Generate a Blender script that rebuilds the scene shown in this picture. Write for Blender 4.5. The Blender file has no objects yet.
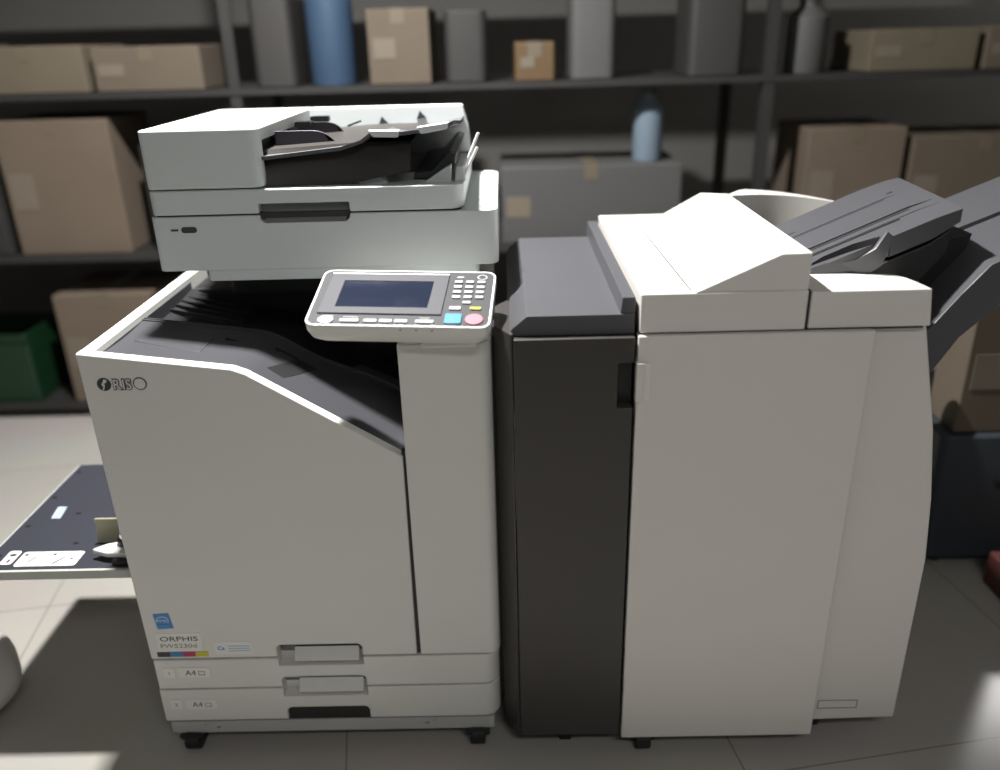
import bpy, bmesh, math, random
from math import sin, cos, pi, radians
from mathutils import Vector, Matrix
random.seed(4)
SC = bpy.context.scene
COL = SC.collection

# ------------------------------------------------------------------ materials
def mat(name, col, rough=0.5, metal=0.0, spec=0.5, emit=None, estr=0, noise=0.0, nscale=8, bump=0.0, bscale=600, alpha=None, trans=0):
    m = bpy.data.materials.new(name); m.use_nodes = True
    nt = m.node_tree; b = nt.nodes['Principled BSDF']
    c = tuple(col) + (1,)
    b.inputs['Base Color'].default_value = c
    b.inputs['Roughness'].default_value = rough
    b.inputs['Metallic'].default_value = metal
    b.inputs['Specular IOR Level'].default_value = spec
    if trans: b.inputs['Transmission Weight'].default_value = trans
    if emit:
        b.inputs['Emission Color'].default_value = tuple(emit) + (1,)
        b.inputs['Emission Strength'].default_value = estr
    tc = nt.nodes.new('ShaderNodeTexCoord')
    if noise:
        n = nt.nodes.new('ShaderNodeTexNoise'); n.inputs['Scale'].default_value = nscale; n.inputs['Detail'].default_value = 4
        r = nt.nodes.new('ShaderNodeMix'); r.data_type = 'RGBA'
        r.inputs[6].default_value = tuple(x*(1-noise) for x in col) + (1,)
        r.inputs[7].default_value = tuple(min(1, x*(1+noise)) for x in col) + (1,)
        nt.links.new(tc.outputs['Object'], n.inputs['Vector'])
        nt.links.new(n.outputs['Fac'], r.inputs[0]); nt.links.new(r.outputs[2], b.inputs['Base Color'])
    if bump:
        n = nt.nodes.new('ShaderNodeTexNoise'); n.inputs['Scale'].default_value = bscale
        bp = nt.nodes.new('ShaderNodeBump'); bp.inputs['Strength'].default_value = bump; bp.inputs['Distance'].default_value = 0.0005
        nt.links.new(tc.outputs['Object'], n.inputs['Vector'])
        nt.links.new(n.outputs['Fac'], bp.inputs['Height']); nt.links.new(bp.outputs['Normal'], b.inputs['Normal'])
    return m

M = dict(
 plastic=mat('warm_white_plastic', (.66, .66, .625), .42, noise=.02, bump=.15),
 plastic_cool=mat('cool_lit_white_plastic', (.61, .65, .65), .42, noise=.02, bump=.15),  # same plastic as the body, tinted for the cooler light on the scanner
 plastic_fin=mat('warm_lit_white_plastic', (.70, .675, .64), .42, noise=.02, bump=.15),  # same plastic again, tinted for the warmer light on the finisher
 tray=mat('dark_grey_tray_plastic', (.052, .052, .058), .38, noise=.06, bump=.2),
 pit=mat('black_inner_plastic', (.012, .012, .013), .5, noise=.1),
 stack=mat('slate_grey_plastic', (.078, .078, .086), .36, noise=.05, bump=.2),
 dark=mat('charcoal_panel', (.040, .036, .033), .42, noise=.06, bump=.15),
 black=mat('black_rubber', (.008, .008, .009), .5),
 seam=mat('shadow_gap_plastic', (.03, .03, .03), .7),
 panelgrey=mat('panel_grey', (.034, .034, .038), .6, noise=.03, spec=.3),
 panelframe=mat('screen_surround_grey', (.052, .052, .060), .6, spec=.3),
 ring=mat('white_panel_rim', (.8, .8, .8), .35),
 screen=mat('lcd_glass', (.013, .017, .032), .12, spec=.5),
 key=mat('white_key', (.30, .30, .31), .5),
 cyan=mat('cyan_key', (.015, .17, .27), .4),
 pink=mat('pink_key', (.42, .13, .16), .4),
 yellow=mat('yellow_key', (.30, .32, .02), .4),
 ink=mat('printed_ink', (.035, .035, .04), .6),
 ink2=mat('grey_ink', (.2, .2, .2), .6),
 blue=mat('blue_sticker', (.045, .22, .55), .4),
 pblue=mat('pale_blue_sticker', (.42, .50, .60), .4),
 sticker=mat('white_sticker', (.72, .72, .70), .45),
 sticker2=mat('pale_sticker', (.74, .74, .70), .45),
 cmy_c=mat('cyan_ink', (.03, .20, .42), .5), cmy_m=mat('magenta_ink', (.42, .02, .09), .5), cmy_y=mat('yellow_ink', (.55, .48, .03), .5),
 steel=mat('base_steel', (.46, .47, .46), .45, metal=.1, noise=.05),
 traytop=mat('blue_grey_tray_top', (.034, .036, .047), .4, noise=.08, bump=.2),
 traydrk=mat('tray_rim_grey', (.42, .43, .40), .4),
 beige=mat('translucent_beige', (.35, .33, .22), .4),
 chrome=mat('glossy_metal', (.6, .6, .6), .2, metal=.8),
 smoke=mat('smoke_plastic', (.035, .04, .038), .3, noise=.08),
 guide=mat('guide_grey', (.06, .057, .072), .4),
 card=mat('cardboard', (.125, .095, .070), .85, noise=.12, nscale=5),
 card2=mat('brown_cardboard', (.105, .083, .060), .85, noise=.12, nscale=5),
 card3=mat('pale_cardboard', (.115, .095, .065), .85, noise=.12, nscale=5),
 boxlabel=mat('faded_box_label', (.15, .125, .095), .8),
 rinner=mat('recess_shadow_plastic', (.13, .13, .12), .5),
 feedtray=mat('feeder_tray_grey', (.088, .088, .095), .5),
 tape=mat('packing_tape', (.13, .105, .075), .5),
 rack=mat('rack_steel', (.022, .021, .02), .6, noise=.2),
 shelfm=mat('rack_shelf_board', (.022, .021, .02), .6, noise=.15),
 green=mat('green_crate_plastic', (.003, .024, .007), .5),
 bluebox=mat('blue_binder', (.035, .066, .115), .5),
 palebl=mat('pale_blue_container', (.16, .21, .26), .5),
 greybox=mat('grey_box', (.075, .075, .075), .6), darkbox=mat('dark_box', (.03, .028, .027), .6),
 orange=mat('amber_box', (.10, .06, .025), .6), olive=mat('olive_box', (.14, .13, .06), .6), maroon=mat('maroon_box', (.10, .03, .025), .6),
 sack=mat('pale_sack', (.45, .43, .41), .6, noise=.08),
 navy=mat('dark_navy_case', (.03, .036, .045), .6),
 wallm=mat('shaded_wall_paint', (.15, .145, .135), .8, noise=.1, nscale=2),  # darkened to put the shade behind the shelving into the colour
 ceilm=mat('ceiling_paint', (.6, .6, .58), .9),
 lampw=mat('lamp_diffuser', (.9, .9, .9), .4, emit=(1, .97, .92), estr=6),
 lampb=mat('lamp_body', (.7, .7, .7), .4),
)

def floor_mat():
    m = bpy.data.materials.new('polished_floor_tiles'); m.use_nodes = True
    nt = m.node_tree; b = nt.nodes['Principled BSDF']; L = nt.links.new
    tc = nt.nodes.new('ShaderNodeTexCoord')
    mp = nt.nodes.new('ShaderNodeMapping'); mp.vector_type = 'POINT'
    mp.inputs['Rotation'].default_value = (0, 0, radians(-9)); mp.inputs['Location'].default_value = (.448, .285, 0)
    L(tc.outputs['Object'], mp.inputs['Vector'])
    br = nt.nodes.new('ShaderNodeTexBrick'); br.offset = 0; br.squash = 1
    br.inputs['Scale'].default_value = 1; br.inputs['Brick Width'].default_value = .823; br.inputs['Row Height'].default_value = .871
    br.inputs['Mortar Size'].default_value = .0022; br.inputs['Mortar Smooth'].default_value = .3
    br.inputs['Color1'].default_value = (.42, .40, .37, 1); br.inputs['Color2'].default_value = (.44, .42, .39, 1)
    br.inputs['Mortar'].default_value = (.25, .23, .20, 1)
    L(mp.outputs['Vector'], br.inputs['Vector'])
    n = nt.nodes.new('ShaderNodeTexNoise'); n.inputs['Scale'].default_value = 3; n.inputs['Detail'].default_value = 6
    L(tc.outputs['Object'], n.inputs['Vector'])
    mx = nt.nodes.new('ShaderNodeMix'); mx.data_type = 'RGBA'; mx.blend_type = 'MULTIPLY'; mx.inputs[0].default_value = .18
    L(br.outputs['Color'], mx.inputs[6]); L(n.outputs['Color'], mx.inputs[7]); L(mx.outputs[2], b.inputs['Base Color'])
    b.inputs['Roughness'].default_value = .22; b.inputs['Specular IOR Level'].default_value = .4
    return m
M['floor'] = floor_mat()

# ------------------------------------------------------------------ helpers
def BM(): return bmesh.new()

def prism(bm, pts, axis, a, b, mi=0):
    """pts: 2-D outline. axis 'y': (x,z) outline, 'z': (x,y) outline, 'x': (y,z) outline; extruded from a to b."""
    def P(p, t):
        return {'y': (p[0], t, p[1]), 'z': (p[0], p[1], t), 'x': (t, p[0], p[1])}[axis]
    v0 = [bm.verts.new(P(p, a)) for p in pts]; v1 = [bm.verts.new(P(p, b)) for p in pts]
    n = len(pts); fs = [bm.faces.new(v0), bm.faces.new(v1[::-1])]
    for i in range(n):
        fs.append(bm.faces.new((v0[i], v1[i], v1[(i+1) % n], v0[(i+1) % n])))
    for f in fs: f.material_index = mi
    bmesh.ops.recalc_face_normals(bm, faces=bm.faces)
    return bm

def box(bm, x0, x1, y0, y1, z0, z1, mi=0):
    return prism(bm, [(x0, y0), (x1, y0), (x1, y1), (x0, y1)], 'z', z0, z1, mi)

def rr(x0, x1, y0, y1, r, n=6):
    """rounded rectangle; r = radius or (bl, br, tr, tl)"""
    if not isinstance(r, (tuple, list)): r = (r,)*4
    out = []
    for (cx, cy, rad, a0) in ((x0, y0, r[0], 180), (x1, y0, r[1], 270), (x1, y1, r[2], 0), (x0, y1, r[3], 90)):
        sx = 1 if cx == x0 else -1; sy = 1 if cy == y0 else -1
        if rad <= 0: out.append((cx, cy)); continue
        ox, oy = cx + sx*rad, cy + sy*rad
        for i in range(n+1):
            a = radians(a0 + 90*i/n); out.append((ox + rad*cos(a), oy + rad*sin(a)))
    return out

def circle(cx, cy, r, n=24, ry=None):
    return [(cx + r*cos(2*pi*i/n), cy + (ry or r)*sin(2*pi*i/n)) for i in range(n)]

def tube(bm, p0, p1, r, n=10, r1=None):
    p0, p1 = Vector(p0), Vector(p1); d = (p1-p0).normalized()
    u = d.orthogonal().normalized(); w = d.cross(u); r1 = r if r1 is None else r1
    a = [bm.verts.new(p0 + (u*cos(2*pi*i/n) + w*sin(2*pi*i/n))*r) for i in range(n)]
    b = [bm.verts.new(p1 + (u*cos(2*pi*i/n) + w*sin(2*pi*i/n))*r1) for i in range(n)]
    bm.faces.new(a[::-1]); bm.faces.new(b)
    for i in range(n): bm.faces.new((a[i], a[(i+1) % n], b[(i+1) % n], b[i]))
    return bm

def grid(bm, rows, thick=0.0):
    """rows: list of lists of points -> sheet, closed downward by thick"""
    vs = [[bm.verts.new(p) for p in r] for r in rows]
    for i in range(len(rows)-1):
        for j in range(len(rows[0])-1):
            bm.faces.new((vs[i][j], vs[i][j+1], vs[i+1][j+1], vs[i+1][j]))
    if thick:
        ws = [[bm.verts.new((p[0], p[1], p[2]-thick)) for p in r] for r in rows]
        R, C = len(rows), len(rows[0])
        for i in range(R-1):
            for j in range(C-1):
                bm.faces.new((ws[i][j+1], ws[i][j], ws[i+1][j], ws[i+1][j+1]))
        for j in range(C-1):
            bm.faces.new((vs[0][j+1], vs[0][j], ws[0][j], ws[0][j+1])); bm.faces.new((vs[-1][j], vs[-1][j+1], ws[-1][j+1], ws[-1][j]))
        for i in range(R-1):
            bm.faces.new((vs[i][0], vs[i+1][0], ws[i+1][0], ws[i][0])); bm.faces.new((vs[i+1][-1], vs[i][-1], ws[i][-1], ws[i+1][-1]))
    bmesh.ops.recalc_face_normals(bm, faces=bm.faces)
    return bm

def wpos(o):
    p = Vector((0, 0, 0))
    while o is not None and not o.get('frame'):
        p += o.location; o = o.parent
    return p

def obj(name, bm, m, parent=None, bevel=0.0, seg=3, label=None, smooth=False, angle=35):
    """links the bmesh (world coordinates, or the coordinates of a framed parent) as one mesh object"""
    me = bpy.data.meshes.new(name); off = wpos(parent)
    if off.length: bmesh.ops.translate(bm, verts=bm.verts, vec=-off)
    bm.to_mesh(me); bm.free()
    for k in (m if isinstance(m, (list, tuple)) else [m]): me.materials.append(M[k])
    o = bpy.data.objects.new(name, me); COL.objects.link(o)
    if parent is not None: o.parent = parent
    if bevel:
        b = o.modifiers.new('Bevel', 'BEVEL'); b.width = bevel; b.segments = seg; b.limit_method = 'ANGLE'; b.angle_limit = radians(angle); b.harden_normals = True
    if bevel or smooth:
        for p in me.polygons: p.use_smooth = True
        if not bevel:
            me.set_sharp_from_angle(angle=radians(angle))
    if label: o['label'] = label
    return o

def cut(bm, cutters):
    """boolean difference of bm with a list of cutter bmeshes, result as a new bmesh"""
    me = bpy.data.meshes.new('tmp'); bm.to_mesh(me); bm.free()
    a = bpy.data.objects.new('tmp', me); COL.objects.link(a); tmp = []
    for c in cutters:
        mc = bpy.data.meshes.new('tmpc'); c.to_mesh(mc); c.free()
        oc = bpy.data.objects.new('tmpc', mc); COL.objects.link(oc); tmp.append(oc)
        md = a.modifiers.new('b', 'BOOLEAN'); md.operation = 'DIFFERENCE'; md.solver = 'EXACT'; md.object = oc
    dg = bpy.context.evaluated_depsgraph_get(); dg.update()
    res = bpy.data.meshes.new_from_object(a.evaluated_get(dg))
    out = bmesh.new(); out.from_mesh(res)
    for o in [a] + tmp:
        d = o.data; bpy.data.objects.remove(o); bpy.data.meshes.remove(d)
    bpy.data.meshes.remove(res)
    return out

def thing(name, label, cat, loc, group=None):
    o = bpy.data.objects.new(name, None); COL.objects.link(o); o.location = loc
    o.empty_display_size = .05; o['label'] = label; o['category'] = cat
    if group: o['group'] = group
    return o
def tag(o, label, cat, group=None):
    o['label'] = label; o['category'] = cat
    if group: o['group'] = group
    return o
def struct(name, bm, m, **k):
    o = obj(name, bm, m, **k); o['kind'] = 'structure'; return o

FONT = None
def text_bm(s, size, depth=.0002, offset=0.0, spacing=1.0, squash=1.0):
    cu = bpy.data.curves.new('t', 'FONT'); cu.body = s; cu.size = size; cu.extrude = depth; cu.offset = offset
    cu.space_character = spacing; cu.align_x = 'LEFT'; cu.resolution_u = 4
    o = bpy.data.objects.new('t', cu); COL.objects.link(o)
    dg = bpy.context.evaluated_depsgraph_get(); dg.update()
    me = bpy.data.meshes.new_from_object(o.evaluated_get(dg)); bm = BM(); bm.from_mesh(me)
    bpy.data.objects.remove(o); bpy.data.curves.remove(cu); bpy.data.meshes.remove(me)
    for v in bm.verts: v.co.x *= squash
    return bm
def text_front(s, x, y, z, size, **k):
    """lettering standing on a face that looks towards -y"""
    bm = text_bm(s, size, **k)
    bmesh.ops.transform(bm, verts=bm.verts, matrix=Matrix.Translation((x, y, z)) @ Matrix.Rotation(pi/2, 4, 'X'))
    return bm
def join(a, b, mi=None):
    me = bpy.data.meshes.new('j'); b.to_mesh(me); b.free(); n = len(a.faces)
    a.from_mesh(me); bpy.data.meshes.remove(me)
    if mi is not None:
        a.faces.ensure_lookup_table()
        for f in a.faces[n:]: f.material_index = mi
    return a

# ================================================================== PRINTER
def rim(x):
    pts = [(0, .928), (.262, .893), (.285, .884), (.556, .710)]
    for (a, za), (b, zb) in zip(pts, pts[1:]):
        if x <= b: return za + (zb-za)*(x-a)/(b-a)
    return pts[-1][1]

PR = thing('office_printer', 'large pale grey floor-standing colour printer with a dark sloped top recess and control panel', 'printer', (.36, .3, 0))
RX = [0, .13, .262, .274, .286, .42, .553]
# outer shell
b = BM()
box(b, .0, .716, .03, .64, .080, .655)
shell = obj('body', b, 'plastic', PR, bevel=.006)
b = BM()   # left side wall with its white top rim
prism(b, rr(-.006, .019, .0245, .62, (0, 0, 0, .004), 5), 'z', .62, .928)
obj('side_wall', b, 'plastic', PR, bevel=.003)
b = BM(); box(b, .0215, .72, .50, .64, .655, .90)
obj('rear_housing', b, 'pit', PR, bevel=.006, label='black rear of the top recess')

HR = [(.262, .438, .2285, .282), (.262, .440, .1455, .1995), (.264, .440, .070, .116)]
def hcut(i, y0=-.02, y1=.026):
    x0, x1, z0, z1 = HR[i]
    c = BM(); prism(c, rr(x0, x1, z0, z1, (.002, .002, .012, .012)), 'y', y0, y1); return c
# front door with the kinked top edge
b = BM()
prism(b, [(-.001, .252), (.550, .252), (.553, .712)] + [(x, rim(x)) for x in RX[::-1][1:-1]] + [(-.006, .929)], 'y', 0, .024)
b = cut(b, [hcut(0)])
door = obj('front_door', b, 'plastic', PR, bevel=.003)
# narrow right hand front column
b = BM()
prism(b, rr(.558, .722, .0, .60, (.003, .022, .004, .004), 6), 'z', .252, .932)
obj('side_column', b, 'plastic', PR, bevel=.002)
b = BM(); box(b, .5505, .5575, .006, .02, .252, .72)
obj('door_gap', b, 'black', PR)
# drawers
for i, (z0, z1) in enumerate(((.1725, .2475), (.084, .1680))):
    b = BM()
    prism(b, rr(.000 - .002*i, .719, .0, .30, (.006, .034, .004, .004), 8), 'z', z0, z1)
    b = cut(b, [hcut(0), hcut(1)] if i == 0 else [hcut(1), hcut(2)])
    d = obj('paper_drawer', b, 'plastic', PR, bevel=.003)
    x0, x1, hz0, hz1 = HR[i + 1] if i else HR[1]
    # handle scoop
    k = HR[i]
    b = BM()
    if True:
        prism(b, [(.0245, k[2]+.005), (.006, k[2]+.005), (.0235, k[3]-.022)], 'x', k[0]+.030, k[1]-.010)
        obj('drawer_handle', b, 'plastic', d, bevel=.002)
    # paper size tags
    z = (.229, .143)[i]; xx = .018
    b = BM()
    prism(b, rr(xx, xx+.024, z-.026, z, .003), 'y', -.0012, .001)
    obj('number_tag', b, 'sticker2', d); b = BM()
    if i == 0: prism(b, rr(xx+.031, xx+.098, z-.026, z, .002), 'y', -.0012, .001)
    else: prism(b, rr(xx+.031, xx+.098, z-.027, z, .009), 'y', -.0012, .001)
    s = obj('paper_size_tag', b, 'sticker2', d)
    b = text_front(('1', '2')[i], xx+.009, -.0014, z-.0175, .012, depth=.0001)
    obj('drawer_number', b, 'ink', d)
    b = text_front('A4', xx+.046, -.0014, z-.0195, .019, depth=.0001)
    # landscape page sign: small open rectangle
    for (a0, a1, c0, c1) in ((.0735, .0865, .0075, .0085), (.0735, .0865, .0165, .0175), (.0735, .0745, .0075, .0175), (.0855, .0865, .0075, .0175)):
        box(b, xx+a0, xx+a1, -.0016, -.0013, z-.027+c0, z-.027+c1)
    o = obj('tag_lettering', b, 'ink', d)
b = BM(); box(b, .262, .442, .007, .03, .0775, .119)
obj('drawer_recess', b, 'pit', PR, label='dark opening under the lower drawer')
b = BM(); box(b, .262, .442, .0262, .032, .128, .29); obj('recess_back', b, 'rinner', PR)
# dark gaps between the drawers
b = BM(); box(b, .010, .714, .004, .28, .079, .2515); obj('drawer_gap', b, 'seam', PR) if False else b.free()
# base plate
b = BM(); prism(b, rr(.004, .706, .004, .62, .006), 'z', .046, .077)
for hx in (.075, .545):
    pass
c1 = []
for hx, hw, hz in ((.108, .005, .060), (.560, .005, .062), (.080, .0025, .068), (.098, .002, .069), (.575, .003, .069)):
    c = BM(); box(c, hx-hw, hx+hw, -.01, .02, hz-hw*.6, hz+hw*.6); c1.append(c)
b = cut(b, c1)
obj('base_plate', b, 'steel', PR, bevel=.004, label='grey metal base plate')
def caster(x, y, parent, r=.025, top=.046):
    b = BM(); tube(b, (x-.016, y, r), (x+.016, y, r), r, 24)
    w = obj('caster', b, 'black', parent, bevel=.003)
    b = BM(); prism(b, [(y-.022, top), (y+.024, top), (y+.012, r*.9), (y-.008, r*.9)], 'x', x-.026, x+.026)
    obj('caster_fork', b, 'black', w, bevel=.003)
for cx, cy in ((.048, .014), (.668, .014), (.060, .56), (.665, .56)): caster(cx, cy, PR)

# recessed output tray under the scanner
def tz(x, drop): return rim(min(x, .556)) - drop
xs = [.0195] + [.03 + .0238*i for i in range(22)] + [.5575]
xs = sorted(x for x in xs if x <= .5575)
def ridge_y(x): return .235 + (.0 if x < .36 else (x-.36)*.45)
rows = []
for k in range(12):
    row = []
    for x in xs:
        ry = ridge_y(x); y = .0245 + (ry-.0245)*k/11
        row.append((x, y, tz(x, .010) - .004*sin(pi*k/11)))
    rows.append(row)
b = grid(BM(), rows, .012)
tr = obj('output_tray', b, 'tray', PR, smooth=True, label='grey plastic shelf just inside the front rim')
rows = []
for k in range(16):
    t = k/15; row = []
    for x in xs:
        ry = ridge_y(x); y = ry + .001 + (.4995-ry)*t
        z = tz(x, .012) - .055*min(1, (t/.12))**.7 * (0.35+.65*min(1, max(0, (x-.0)/.12))) 
        z += .012*(t > .5)*(t-.5)*2
        row.append((x, y, max(z, .66)))
    rows.append(row)
b = grid(BM(), rows, .006)
obj('inner_tray', b, 'pit', PR, smooth=True, label='lower bed of the recess, coloured black for the shade under the scanner')  # black instead of tray grey, carrying the scanner's shade in its colour
for off, w in ((-.012, .003), (-.002, .004)):
    rows = []
    for s_ in (0, 1):
        rows.append([(x, ridge_y(x) + off + w*s_, tz(x, .0085)) for x in xs])
    obj('tray_ridge', grid(BM(), rows, .003), 'tray', tr)
for (xa, xb, y0) in ((.20, .302, .170), (.295, .335, .176)):
    b = prism(BM(), [(xa, tz(xa, .0095)), (xb, tz(xb, .0095)), (xb, tz(xb, .0135)), (xa, tz(xa, .0135))], 'y', y0, y0+.0035)
    obj('tray_slit', b, 'black', tr)
b = BM()   # embossed pad on the shelf
rows = [[(.045, .118, tz(.045, .0125)), (.11, .105, tz(.11, .0125)), (.176, .095, tz(.176, .0125))],
        [(.03, .200, tz(.03, .0125)), (.10, .195, tz(.10, .0125)), (.176, .180, tz(.176, .0125))]]
grid(b, rows, .004); obj('tray_pad', b, 'tray', tr, bevel=.002)
b = BM()   # dark cross slot
rows = [[(.300, .085, tz(.300, .0128)), (.352, .235, tz(.352, .0128))], [(.330, .078, tz(.330, .0128)), (.384, .225, tz(.384, .0128))]]
grid(b, rows, .004); obj('tray_slot', b, 'pit', tr)
for i in range(5):   # ribs at the rear left of the bed
    y0 = .36 + .032*i
    b = prism(BM(), [(.022, tz(.02, .030)), (.17, tz(.17, .045)), (.17, tz(.17, .055)), (.022, tz(.02, .040))], 'y', y0, y0+.006)
    obj('tray_rib', b, 'pit', PR)
b = BM()   # grey ledge where the shelf meets the column
prism(b, [(.415, .775), (.435, .782), (.557, .722), (.557, .708), (.43, .765)], 'y', .262, .300)
obj('tray_ledge', b, 'tray', PR, bevel=.004)
b = BM(); box(b, .0192, .0212, .03, .50, .70, .915); obj('recess_lining', b, 'tray', PR)
# post that carries the scanner
b = BM(); prism(b, rr(.12, .58, .47, .63, .02), 'z', .89, .9995)
obj('scanner_post', b, 'pit', PR, bevel=.005)

# badge and stickers on the door
def flat(pts, y=-.0006, d=.0012, b=None):
    return prism(b or BM(), pts, 'y', y, y+d)
b = flat(circle(.0335, .870, .0125, 28), -.0008)
join(b, flat(circle(.0975, .870, .0122, 28), -.0008))
join(b, flat(circle(.0975, .870, .0101, 28), -.0013), 1)
for ch, lx in (('R', .0485), ('I', .0650), ('S', .0715)):
    join(b, text_front(ch, lx, -.0004, .8600, .0275, offset=.0019, depth=.0003, squash=.86))
    join(b, text_front(ch, lx, -.0010, .8600, .0275, offset=.0001, depth=.0002, squash=.86), 1)
# white figure inside the round mark
join(b, flat([(.0345, .880), (.0400, .878), (.0375, .873), (.0330, .872), (.0350, .869), (.0320, .860), (.0290, .859), (.0315, .866), (.0290, .870), (.0330, .876)], -.0014), 1)
obj('brand_badge', b, ['ink', 'plastic'], door, label='black outlined maker lettering with a round mark')
b = flat([(.0235, .367), (.0555, .369), (.0605, .331), (.0275, .329)])
join(b, flat(rr(.0265, .0565, .3335, .3415, .003), -.0012), 0)
for i in range(14):   # swoosh ring
    a0, a1 = radians(200-i*17), radians(200-(i+1)*17)
    join(b, flat([(.041+.011*cos(a0), .351+.009*sin(a0)), (.041+.0122*cos(a0), .351+.0104*sin(a0)), (.041+.0122*cos(a1), .351+.0104*sin(a1)), (.041+.011*cos(a1), .351+.009*sin(a1))], -.0012), 1)
join(b, text_front('energy', .027, -.0010, .349, .0085, depth=.0002), 1)
obj('energy_sticker', b, ['blue', 'sticker'], door, label='small square blue sticker')
b = flat(rr(.019, .112, .272, .318, .003))
obj('model_sticker', b, 'sticker2', door)
b = text_front('ORPHIS', .0260, -.0008, .2985, .0165, depth=.0002, squash=1.42)
join(b, text_front('FW5230d', .0240, -.0008, .2815, .0140, depth=.0002, squash=1.36), 1)
obj('model_lettering', b, ['ink', 'ink2'], door)
b = BM()
for i in range(4):
    x0 = .0145 + .0264*i; prism(b, [(x0, .258), (x0+.0264, .258), (x0+.0264, .2705), (x0, .2705)], 'y', -.0008, .0005, i)
obj('ink_colour_strip', b, ['ink', 'cmy_c', 'cmy_m', 'cmy_y'], door, label='strip of black, blue, magenta and yellow squares')
b = flat(rr(.135, .2125, .262, .294, .003))
for i in range(3): join(b, flat([(.163, .2705+.006*i), (.208, .2705+.006*i), (.208, .2715+.006*i), (.163, .2715+.006*i)], -.0009), 1)
join(b, text_front('Ca', .141, -.0008, .274, .013, depth=.0002, offset=.0002), 1)
obj('notice_sticker', b, ['sticker', 'blue'], door, label='small white sticker with blue print')

# ---- feed tray on the left side
b = BM(); prism(b, rr(-.357, -.0062, .058, .522, (.006, .001, .001, .006)), 'z', .414, .4345)
ft = obj('feed_tray', b, 'traydrk', PR, bevel=.003, label='grey fold-out paper feed tray with a dark top')
b = BM(); prism(b, [(-.351, .065), (-.007, .065), (-.007, .517), (-.351, .517)], 'z', .4340, .4360)
obj('tray_bed', b, 'traytop', ft)
for sx, sy in ((-.336, .476), (-.336, .353), (-.334, .229), (-.244, .279), (-.191, .157), (-.335, .115), (-.17, .42)):
    obj('screw', prism(BM(), circle(sx, sy, .0065, 12, .0035), 'z', .4355, .4368), 'black', ft)
def qd(b, pts, z0=.4358, z1=.4366, mi=0): return prism(b, pts, 'z', z0, z1, mi)
b = BM()
qd(b, rr(-.318, -.292, .082, .131, .006)); qd(b, rr(-.284, -.155, .074, .126, .006))
for (cx, cy) in ((-.275, .115), (-.215, .115)): qd(b, circle(cx, cy, .004, 12), .4364, .4369, 1)
qd(b, circle(-.304, .115, .008, 14, .005), .4364, .4369, 1)
qd(b, [(-.262, .088), (-.258, .088), (-.247, .110), (-.252, .108)], .4364, .4369, 1)
qd(b, [(-.208, .080), (-.203, .080), (-.184, .108), (-.192, .104)], .4364, .4369, 1)
qd(b, rr(-.306, -.300, .088, .100, .001), .4364, .4369, 1); qd(b, [(-.175, .095), (-.166, .099), (-.175, .103)], .4364, .4369, 1)
qd(b, [(-.245, .112), (-.236, .112), (-.236, .115), (-.245, .115)], .4364, .4369, 1)
obj('instruction_sticker', b, ['sticker', 'ink'], ft, label='white stickers with loading pictures')
b = BM(); qd(b, [(-.297, .259), (-.276, .259), (-.284, .309), (-.305, .309)])
for i in range(5): qd(b, [(-.292+.0, .264+.009*i), (-.283, .264+.009*i), (-.284, .267+.009*i), (-.293, .267+.009*i)], .4364, .4369, 1)
obj('size_sticker', b, ['pblue', 'ink2'], ft)
b = BM(); prism(b, [(-.142, .436), (-.006, .436), (-.006, .497), (-.138, .497)], 'y', .155, .160)
g = obj('paper_guide', b, 'beige', ft, bevel=.002, label='beige upright paper guide')
b = BM()
prism(b, [(-.125, .098), (-.09, .084), (-.03, .080), (-.012, .095), (-.02, .125), (-.07, .128), (-.10, .118)], 'z', .446, .460)
obj('guide_lever', b, 'sticker', ft, bevel=.004, label='white lever with a black knob')
b = BM(); prism(b, circle(-.060, .118, .017, 20), 'z', .458, .474)
kn = obj('lever_knob', b, 'black', ft, bevel=.003)
b = BM(); prism(b, circle(-.060, .118, .011, 20), 'z', .474, .488); obj('knob_cap', b, 'chrome', kn, bevel=.003)
b = BM(); prism(b, rr(-.075, .0, .07, .12, .004), 'z', .436, .447); obj('lever_base', b, 'black', ft, bevel=.002)

# ---- tilted control panel
T = radians(17); YW = radians(-4)
Vv = Vector((0, cos(T), sin(T))); Nn = Vector((0, -sin(T), cos(T))); Ux = Vector((1, 0, 0))
U2 = Ux*cos(YW) + Vv*sin(YW); V2 = -Ux*sin(YW) + Vv*cos(YW)
O = Vector((.412, -.06, .985)) + Vv*.0110
Mx = Matrix(((U2.x, V2.x, Nn.x, O.x - PR.location.x), (U2.y, V2.y, Nn.y, O.y - PR.location.y), (U2.z, V2.z, Nn.z, O.z - PR.location.z), (0, 0, 0, 1)))
def loft(b, outlines):
    """outlines: list of (pts2d, z), same count"""
    rows = [[b.verts.new((p[0], p[1], z)) for p in pts] for pts, z in outlines]
    n = len(rows[0])
    for i in range(len(rows)-1):
        for j in range(n): b.faces.new((rows[i][j], rows[i][(j+1) % n], rows[i+1][(j+1) % n], rows[i+1][j]))
    b.faces.new(rows[0][::-1]); b.faces.new(rows[-1]); bmesh.ops.recalc_face_normals(b, faces=b.faces)
    return b
PWd, PHt = .3115, .171
b = loft(BM(), [(rr(.018, PWd-.014, .012, PHt-.01, .016), -.040), (rr(.006, PWd-.005, .003, PHt-.003, .018), -.030), (rr(0, PWd, 0, PHt, .018), -.016), (rr(0, PWd, 0, PHt, .018), -.0005)])
cp = obj('control_panel', b, 'plastic', None, smooth=True, angle=30, label='tilted pale control panel with screen and keypad')
cp.parent = PR; cp.matrix_local = Mx; cp['frame'] = 1
b = prism(BM(), rr(.0005, PWd-.0005, .0005, PHt-.0005, .0175), 'z', -.0008, .0010)
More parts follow.
